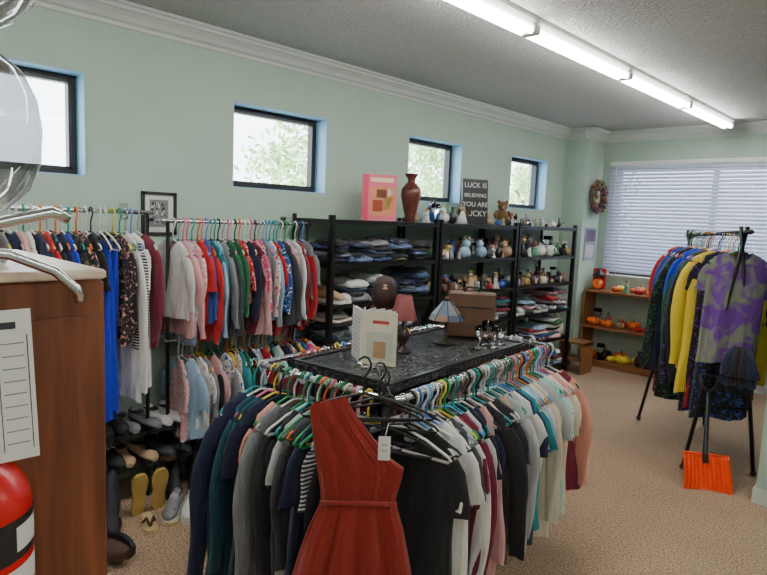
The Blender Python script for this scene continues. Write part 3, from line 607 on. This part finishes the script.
# ---- right costume rack
E=empty('costume_rack');b=MB();P=Vector((-1.62,5.20,1.56));Q=Vector((-1.04,4.36,1.60));dr=(Q-P).normalized()
sd=Vector((.82,.57,0))
b.tube([tuple(P-dr*.08),tuple(Q+dr*.12)],.014,M_black,n=8)
for A,w in((P,.26),(Q,.22)):
    for s in(-1,1): b.tube([tuple(A+Vector((0,0,.04))-sd*s*.02),(A.x+sd.x*s*w,A.y+sd.y*s*w,.02)],.013,M_black,n=8);b.ball((A.x+sd.x*s*w,A.y+sd.y*s*w,.02),.02,M_blackpl)
    b.tube([tuple(Vector((A.x,A.y,.45))-sd*w*.73),tuple(Vector((A.x,A.y,.45))+sd*w*.73)],.009,M_black,n=6)
b.tube([(P.x,P.y,.45),(Q.x,Q.y,.45)],.009,M_black,n=6)
b.obj('frame',E);g,h=MB(),MB()
cc=[D(RED,'long',L=.85),D(LBL,'long',L=.7),D(BLU,'long',L=.75),D(MAR,'long',L=1.05),D(BLK,'coat',L=1.15),D(BLU,'long',L=1.0),D(MAR,'long',L=1.15),D(NVY,'coat',L=1.1),D(BLK,'long',GRN,1,L=1.18),D(BLU,'long',L=.8),D(GRN,'long',L=1.1),D(RBL,'long',L=.7),D(BLU,'long',L=.7),D(BLK,'coat',PUR,1,L=1.2),D(MAR,'tee',L=.9),D(GRN,'tee',L=.8),D(BLK,'long',L=1.1),D(YEL,'long',L=1.0,w=.23),D(YEL,'long',L=.95,w=.235),D(YEL,'tank',L=1.0,w=.25),D(RED,'tank',L=1.1),D(BLK,'tee',PUR,1,L=1.12),D(PUR,'tee',L=.9,w=.18),D(BLK,'tank',BLU,1,L=1.12),D(srgb(112,62,158),'tee',srgb(132,138,120),3,L=.74,w=.205)]
ang=math.degrees(math.atan2(sd.y,sd.x))
rail_row(g,h,(P.x,P.y),(Q.x,Q.y),1.575,cc,ang,77,w=.2,L=(.7,.95),thk=1.3,yj=14)
g.obj('costumes',E);h.obj('hangers',E)
b=MB();bc=Vector((-.93,4.14,.80));rd=random.Random(12)
for i in range(4):
    ox=(-.06,-.02,.025,.06)[i];zt=rd.uniform(.02,.06)
    b.tube([(bc.x+ox*.5,bc.y,bc.z+.1),(bc.x+ox,bc.y-.02,bc.z+zt),(bc.x+ox*1.15,bc.y-.02,bc.z-.03),(bc.x+ox*1.2,bc.y-.02,bc.z-.08)],[.014,.026,.034,.03],FAB[1],BLK if i%3 else NVY,8)
    for f in range(4): b.tube([(bc.x+ox*1.2+(f-1.5)*.013,bc.y-.02,bc.z-.075),(bc.x+ox*1.2+(f-1.5)*.017,bc.y-.025,bc.z-.135-.008*(f in(1,2)))],[.009,.007],FAB[1],BLK if i%3 else NVY,6)
    b.tube([(bc.x+ox*1.2+.03,bc.y-.02,bc.z-.03),(bc.x+ox*1.2+.045,bc.y-.03,bc.z-.08)],[.01,.008],FAB[1],BLK if i%3 else NVY,6)
b.obj('winter_gloves')
# ---- snow shovel
E=empty('snow_shovel');b=MB();TS=TR(-.985,3.98,.004,math.radians(30),1,math.radians(-20))
vs=[];fs=[];NX,NZ=22,8
for k in range(NZ+1):
    for j in range(NX+1):
        u=j/NX*2-1;t=k/NZ;vs.append((u*.14*(1-.05*t),.035*(1-u*u)+.05*t*t+.009*math.cos(j*math.pi)*(t>.1)*(t<.95),t*.225))
for k in range(NZ):
    for j in range(NX): a=k*(NX+1)+j;fs.append((a,a+1,a+NX+2,a+NX+1))
nn=len(vs);vs+=[(x,y+.006,z) for x,y,z in vs];fs+=[tuple(q+nn for q in reversed(f)) for f in fs]
b.add(vs,fs,M_orange,smooth=False,T=TS);b.tube([(-.135,.055,.225),(0,.09,.227),(.135,.055,.225)],.008,M_orange,n=6,T=TS);b.obj('blade',E)
b=MB();b.tube([(0,.06,.17),(0,.075,.24),(.02,.08,.62)],[.018,.016,.013],M_blackpl,n=10,T=TS);b.tube([(.02,.08,.62),(-.025,.08,.66),(-.03,.08,.73),(.07,.08,.73),(.065,.08,.66)],.01,M_blackpl,n=8,T=TS,closed=True);b.obj('handle',E)
# ---- table items
TZ=.984
E=empty('open_book');b=MB();sp=(-1.79,1.735)
cov=srgb(222,216,192)
Tr=TR(sp[0],sp[1],TZ,math.radians(28));Tl=TR(sp[0],sp[1],TZ,math.radians(150))
b.box((0,-.004,0),(.155,0,.225),M_vc,cov,T=Tr);b.box((.002,0,.004),(.150,.012,.221),M_paper,T=Tr)
b.box((.05,-.0052,.175),(.12,-.004,.188),M_vc,srgb(176,60,56),T=Tr);b.box((.025,-.0052,.02),(.14,-.004,.14),M_vc,srgb(196,200,186),T=Tr);b.box((.055,-.0058,.03),(.11,-.0052,.10),M_vc,srgb(180,144,110),T=Tr)
b.box((0,0,0),(.155,.004,.225),M_vc,WHT,T=Tl);b.box((.002,-.012,.004),(.150,0,.221),M_paper,T=Tl)
for i in range(6):
    Tp=TR(sp[0],sp[1],TZ,math.radians(40+i*18));b.box((0,-.0005,.004),(.148,.0005,.221),M_paper,T=Tp)
for i in range(9): b.box((.02,.0042,.04+i*.018),(.13,.0048,.043+i*.018),M_vc,GRY,T=Tl)
b.obj('book_body',E)
E=empty('table_lamp');b=MB();T=TR(-1.83,2.04,TZ);b.lathe([(.045,0),(.045,.008),(.02,.02),(.012,.035),(.03,.06),(.034,.085),(.018,.115),(.008,.13),(.006,.17)],M_vc,srgb(60,40,40),16,T);b.obj('base',E)
b=MB();b.lathe([(.062,.155),(.034,.265),(.032,.265),(.060,.157)],M_vcm,srgb(120,50,48),20,T,caps=False)
for i in range(10):
    a=i*.628;b.ball((.061*math.cos(a),.061*math.sin(a),.15),.006,M_vc,BRN,n=6,T=T)
b.obj('shade',E)
E=empty('stained_glass_lamp');b=MB();T=TR(-1.84,2.37,TZ);b.lathe([(.055,0),(.055,.006),(.02,.018),(.008,.03),(.008,.15)],M_vc,srgb(50,42,34),16,T)
pal=[srgb(60,80,110),srgb(120,125,130),srgb(120,84,60),srgb(56,66,90)]
for i in range(8):
    a0,a1=i*math.pi/4,(i+1)*math.pi/4
    for (r0,z0,r1,z1,k) in((.09,.12,.075,.15,0),(.075,.15,.02,.215,1)):
        b.add([(r0*math.cos(a0),r0*math.sin(a0),z0),(r0*math.cos(a1),r0*math.sin(a1),z0),(r1*math.cos(a1),r1*math.sin(a1),z1),(r1*math.cos(a0),r1*math.sin(a0),z1)],[(0,1,2,3)],M_vc,pal[(i+k*2)%4],T=T)
    b.tube([(.091*math.cos(a0),.091*math.sin(a0),.12),(.076*math.cos(a0),.076*math.sin(a0),.15),(.02*math.cos(a0),.02*math.sin(a0),.216)],.0025,M_black,n=4,T=T)
b.ball((0,0,.225),.012,M_vc,BRN,T=T);b.obj('lamp_body',E)
E=empty('brown_box');b=MB();T=TR(-1.86,2.61,TZ+.002,math.radians(35));b.bbox((0,0,.12),(.25,.09,.24),M_cardbox,bev=.008,T=T);b.box((-.126,-.046,.16),(.126,.046,.166),M_blackpl,T=T);b.tube([(-.04,0,.238),(-.03,0,.265),(.03,0,.265),(.04,0,.238)],.006,M_blackpl,T=T);b.obj('box_body',E)
b=MB();rd=random.Random(8)
for (x,y,h) in [(-1.66,2.42,.11),(-1.63,2.50,.10),(-1.69,2.52,.12),(-1.65,2.59,.09)]: figurine(b,x,y,TZ,h,rd,4)
b.obj('glass_goblets')
E=empty('doll');b=MB();T=TR(-1.94,2.02,TZ,-.75,1.15)
b.lathe([(.06,0),(.058,.02),(.042,.1),(.03,.15),(.022,.2),(.012,.22)],FAB[1],MAR,16,T);b.ball((0,0,.25),.036,M_vcm,srgb(214,170,140),T=T)
b.lathe([(.052,.17),(.05,.22),(.046,.26),(.034,.29),(.004,.298)],M_vcm,srgb(50,26,20),16,T@TR(-.012,0,0))
for s in(-1,1):
    b.tube([(0,s*.022,.2),(.02,s*.05,.15),(.045,s*.03,.12)],[.012,.011,.009],FAB[0],MAR,8,T);b.ball((.034,s*.013,.255),.004,M_vc,BLK,n=6,T=T)
b.obj('doll_body',E)
# ---- cabinet foreground
E=empty('wooden_cabinet');b=MB();b.bbox((-1.13,-.08,.745),(.44,.86,1.49),M_wood,bev=.003);b.box((-.912,-.51,0),(-.905,-.02,1.44),M_wood);b.box((-.912,-.016,0.06),(-.905,.345,1.44),M_wood);b.obj('carcass',E)
b=MB();b.bbox((-1.13,-.08,1.499),(.445,.865,.014),M_woodtop,bev=.003);b.obj('top',E)
E=empty('fire_extinguisher');b=MB();T=TR(-.815,.145,.775);b.lathe([(.055,0),(.07,.02),(.074,.06),(.074,.465),(.070,.485),(.058,.505),(.035,.52),(.022,.525),(.022,.55)],M_red,n=40,T=T);b.obj('cylinder',E)
def arcpatch(mb,T,r,a0,a1,z0,z1,mat,col,n=20):
    vs=[];fs=[]
    for i in range(n+1):
        a=a0+(a1-a0)*i/n;vs+=[(r*math.cos(a),r*math.sin(a),z0),(r*math.cos(a),r*math.sin(a),z1)]
    for i in range(n): fs.append((2*i,2*i+2,2*i+3,2*i+1))
    mb.add(vs,fs,mat,col,smooth=True,T=T)
b=MB();arcpatch(b,T,.0746,-1.6,1.45,.16,.40,M_vc,(.7,.7,.68));arcpatch(b,T,.0749,-1.6,1.45,.41,.46,M_vc,BLK);arcpatch(b,T,.0751,.6,1.2,.42,.45,M_vc,(.7,.7,.68));arcpatch(b,T,.0749,.45,1.3,.3,.37,M_vc,RED)
for i in range(5): arcpatch(b,T,.0749,-.9,.4,.22+.03*i,.228+.03*i,M_vc,CHC)
b.obj('label',E)
b=MB();b.lathe([(.018,.54),(.022,.55),(.022,.58),(.015,.59)],M_chrome,n=16,T=T);b.tube([(0,0,.585),(.02,-.05,.60),(.03,-.1,.59)],.008,M_chrome,T=T);b.tube([(0,0,.59),(.02,-.05,.63),(.03,-.11,.64)],.008,M_blackpl,T=T)
b.tube([(0,-.01,.57),(.0,-.08,.56),(.03,-.11,.44),(.02,-.105,.2)],.011,M_blackpl,n=8,T=T)
b.box((-.089,-.02,.3),(-.07,.02,.5),M_chrome,T=T);b.obj('valve',E)
E=empty('inspection_tag');b=MB()
T=Matrix.Translation((-.785,.165,1.295))@Matrix.Rotation(math.radians(82),4,'Z')@Matrix.Rotation(math.radians(-2),4,'Y')
b.box((-.09,-.001,0),(.056,.001,.18),M_paper,T=T)
for i in range(9):
    for j in range(3): b.box((-.04+j*.032,-.0016,.02+i*.015),(-.017+j*.032,-.001,.0212+i*.015),M_vc,GRY,T=T)
for xx in(-.045,-.012,.02,.05): b.box((xx,-.0016,.012),(xx+.001,-.001,.15),M_vc,DGR,T=T)
b.box((-.04,-.0016,.158),(.04,-.001,.166),M_vc,DGR,T=T);b.obj('tag',E)
E=empty('chrome_coat_hanger');b=MB();b.tube([(-.93,0,1.53),(-.9,.12,1.555),(-.87,.20,1.57),(-.86,.265,1.588),(-.86,.285,1.58)],.008,M_chrome,n=10);b.tube([(-.93,0,1.525),(-.9,.14,1.54),(-.88,.22,1.532),(-.87,.27,1.51),(-.865,.295,1.485),(-.865,.30,1.468)],.007,M_chrome,n=10);b.tube([(-.93,0,1.53),(-.95,-.06,1.6),(-.95,-.04,1.64),(-.95,0,1.63)],.005,M_chrome,n=8);b.obj('hanger_body',E)
b=MB();T=TR(-1.03,.18,1.507)
out=[(.07,0),(.075,.01),(.03,.035),(.03,.06),(.075,.08),(.105,.11),(.119,.15),(.122,.2),(.116,.24),(.10,.275),(.075,.297),(.05,.307),(.045,.315),(.06,.33),(.09,.348),(.115,.375),(.13,.41),(.135,.44),(.133,.48),(.12,.52),(.10,.55)]
b.lathe(out,M_clear,n=48,T=T,caps=False);b.tube([(.10*math.cos(i*.262),.10*math.sin(i*.262),.55) for i in range(24)],.004,M_clear,n=6,T=T,closed=True);b.obj('glass_jar')
# ---- shoes
def sandal(mb,T,L,c):
    st=[0,.08,.25,.45,.65,.82,.94,1];wd=[.45,.75,.8,.72,.95,1,.8,.4];W=.17*L;vs=[]
    for z in(0,.02):
        for t,w in zip(st,wd): vs.append((t*L,-W*w,z))
        for t,w in list(zip(st,wd))[::-1]: vs.append((t*L,W*w,z))
    m=len(st)*2;mb.add(vs,[tuple(range(m-1,-1,-1)),tuple(range(m,2*m))]+[(i,(i+1)%m,m+(i+1)%m,m+i) for i in range(m)],M_vcm,c,T=T)
    for s in(-1,1): mb.tube([(.78*L,0,.02),(.7*L,s*W*.5,.06),(.5*L,s*W*.8,.02)],.007,M_vcm,BRN,n=6,T=T)
rk=MB()
for z in(.20,.38):
    for xx in(-3.36,-3.29,-3.22,-3.15,-3.08): rk.tube([(xx,.72,z),(xx,1.58,z)],.004,M_black,n=5)
    for yy in(.72,1.58): rk.tube([(-3.38,yy,z),(-3.06,yy,z)],.005,M_black,n=5)
for xx in(-3.38,-3.06):
    for yy in(.72,1.58): rk.tube([(xx,yy,0),(xx,yy,.42)],.006,M_black,n=6)
rk.obj('shoe_rack')
b=MB();rd=random.Random(6)
for z in(.205,.385):
    y=.8
    while y<1.56:
        c=rd.choice([BLK,CHC,BRN,MAR,DGR,PUR,TAN,GRY,WHT,HPK]);k=rd.choice(['flat','sneaker','boot'] if z>.3 else ['flat','sneaker'])
        shoe(b,TR(-3.30,y,z,rd.uniform(-.2,.2)),.25,c,k,rd.choice([BLK,BRN,CHC]));shoe(b,TR(-3.30,y+.085,z,rd.uniform(-.2,.2)),.25,c,k,BLK)
        y+=.175
b.obj('shoes')
b=MB()
for (x,y,a,c,k,L,s) in [(-2.98,1.05,-.3,BLK,'boot',.27,BLK),(-2.97,1.17,-.5,CHC,'boot',.27,BLK),(-2.93,1.50,-.7,GRY,'sneaker',.22,WHT),(-2.88,1.56,-.6,WHT,'sneaker',.22,WHT),(-2.92,1.64,-.6,LBL,'sneaker',.2,WHT),(-2.93,1.72,-.5,BLU,'sneaker',.2,WHT),(-2.88,1.78,-.6,RBL,'sneaker',.2,WHT),(-3.08,1.80,-.6,WHT,'sneaker',.2,WHT),(-3.05,1.9,-.6,TAN,'flat',.22,BRN),(-3.2,1.62,-.5,BLK,'boot',.24,BLK),(-3.2,1.74,-.4,BLK,'boot',.25,BLK),(-3.25,1.95,-.4,GRY,'sneaker',.22,WHT),(-3.2,2.08,-.4,CHC,'boot',.24,BLK),(-3.2,2.2,-.4,HPK,'flat',.18,BLK),(-3.2,2.35,-.2,BLK,'flat',.24,BLK),(-3.2,2.48,-.2,BLK,'flat',.24,BLK)]: shoe(b,TR(x,y,0,a),L,c,k,s)
Tb=TR(-2.80,1.00,.07,math.radians(20),1,math.radians(88));shoe(b,Tb,.28,srgb(72,48,38),'boot',BLK);b.tube([(.05,0,.25),(.055,0,.38),(.05,0,.46)],[.055,.06,.065],M_vcm,srgb(72,48,38),12,Tb)
Tb=TR(-2.98,1.02,0,math.radians(-40));b.tube([(.05,0,.2),(.055,0,.34),(.05,0,.42)],[.052,.058,.06],M_vcm,BLK,12,Tb)
b.obj('floor_shoes')
b=MB()
for y in(1.29,1.40):
    b_T=Matrix.Translation((-2.955,y,.0))@Matrix.Rotation(math.radians(-78),4,'Y');sandal(b,b_T,.24,srgb(206,172,96))
for y in(1.32,1.43): sandal(b,TR(-2.92,y,0,-.3),.2,srgb(200,180,130))
b.obj('sandals')
# ---------------------------------------------------------------- camera, light
a,p,r=.7671,.1163,.0426
cam=bpy.data.cameras.new('camera');co=bpy.data.objects.new('camera',cam);COL.objects.link(co)
cam.sensor_width=36;cam.lens=602.4*36/767;cam.clip_start=.02
co.matrix_world=Matrix.Translation((0,0,1.6))@Matrix.Rotation(a,4,'Z')@Matrix.Rotation(math.pi/2-p,4,'X')@Matrix.Rotation(r,4,'Z')
S.camera=co
w=bpy.data.worlds.new('sky');S.world=w;w.use_nodes=True;bg=w.node_tree.nodes['Background'];bg.inputs['Color'].default_value=(.82,.91,1,1);bg.inputs['Strength'].default_value=9
sl=bpy.data.lights.new('sun','SUN');sl.energy=9;sl.angle=.02;so=bpy.data.objects.new('sun',sl);COL.objects.link(so);so.rotation_euler=(math.radians(20),math.radians(38),0)
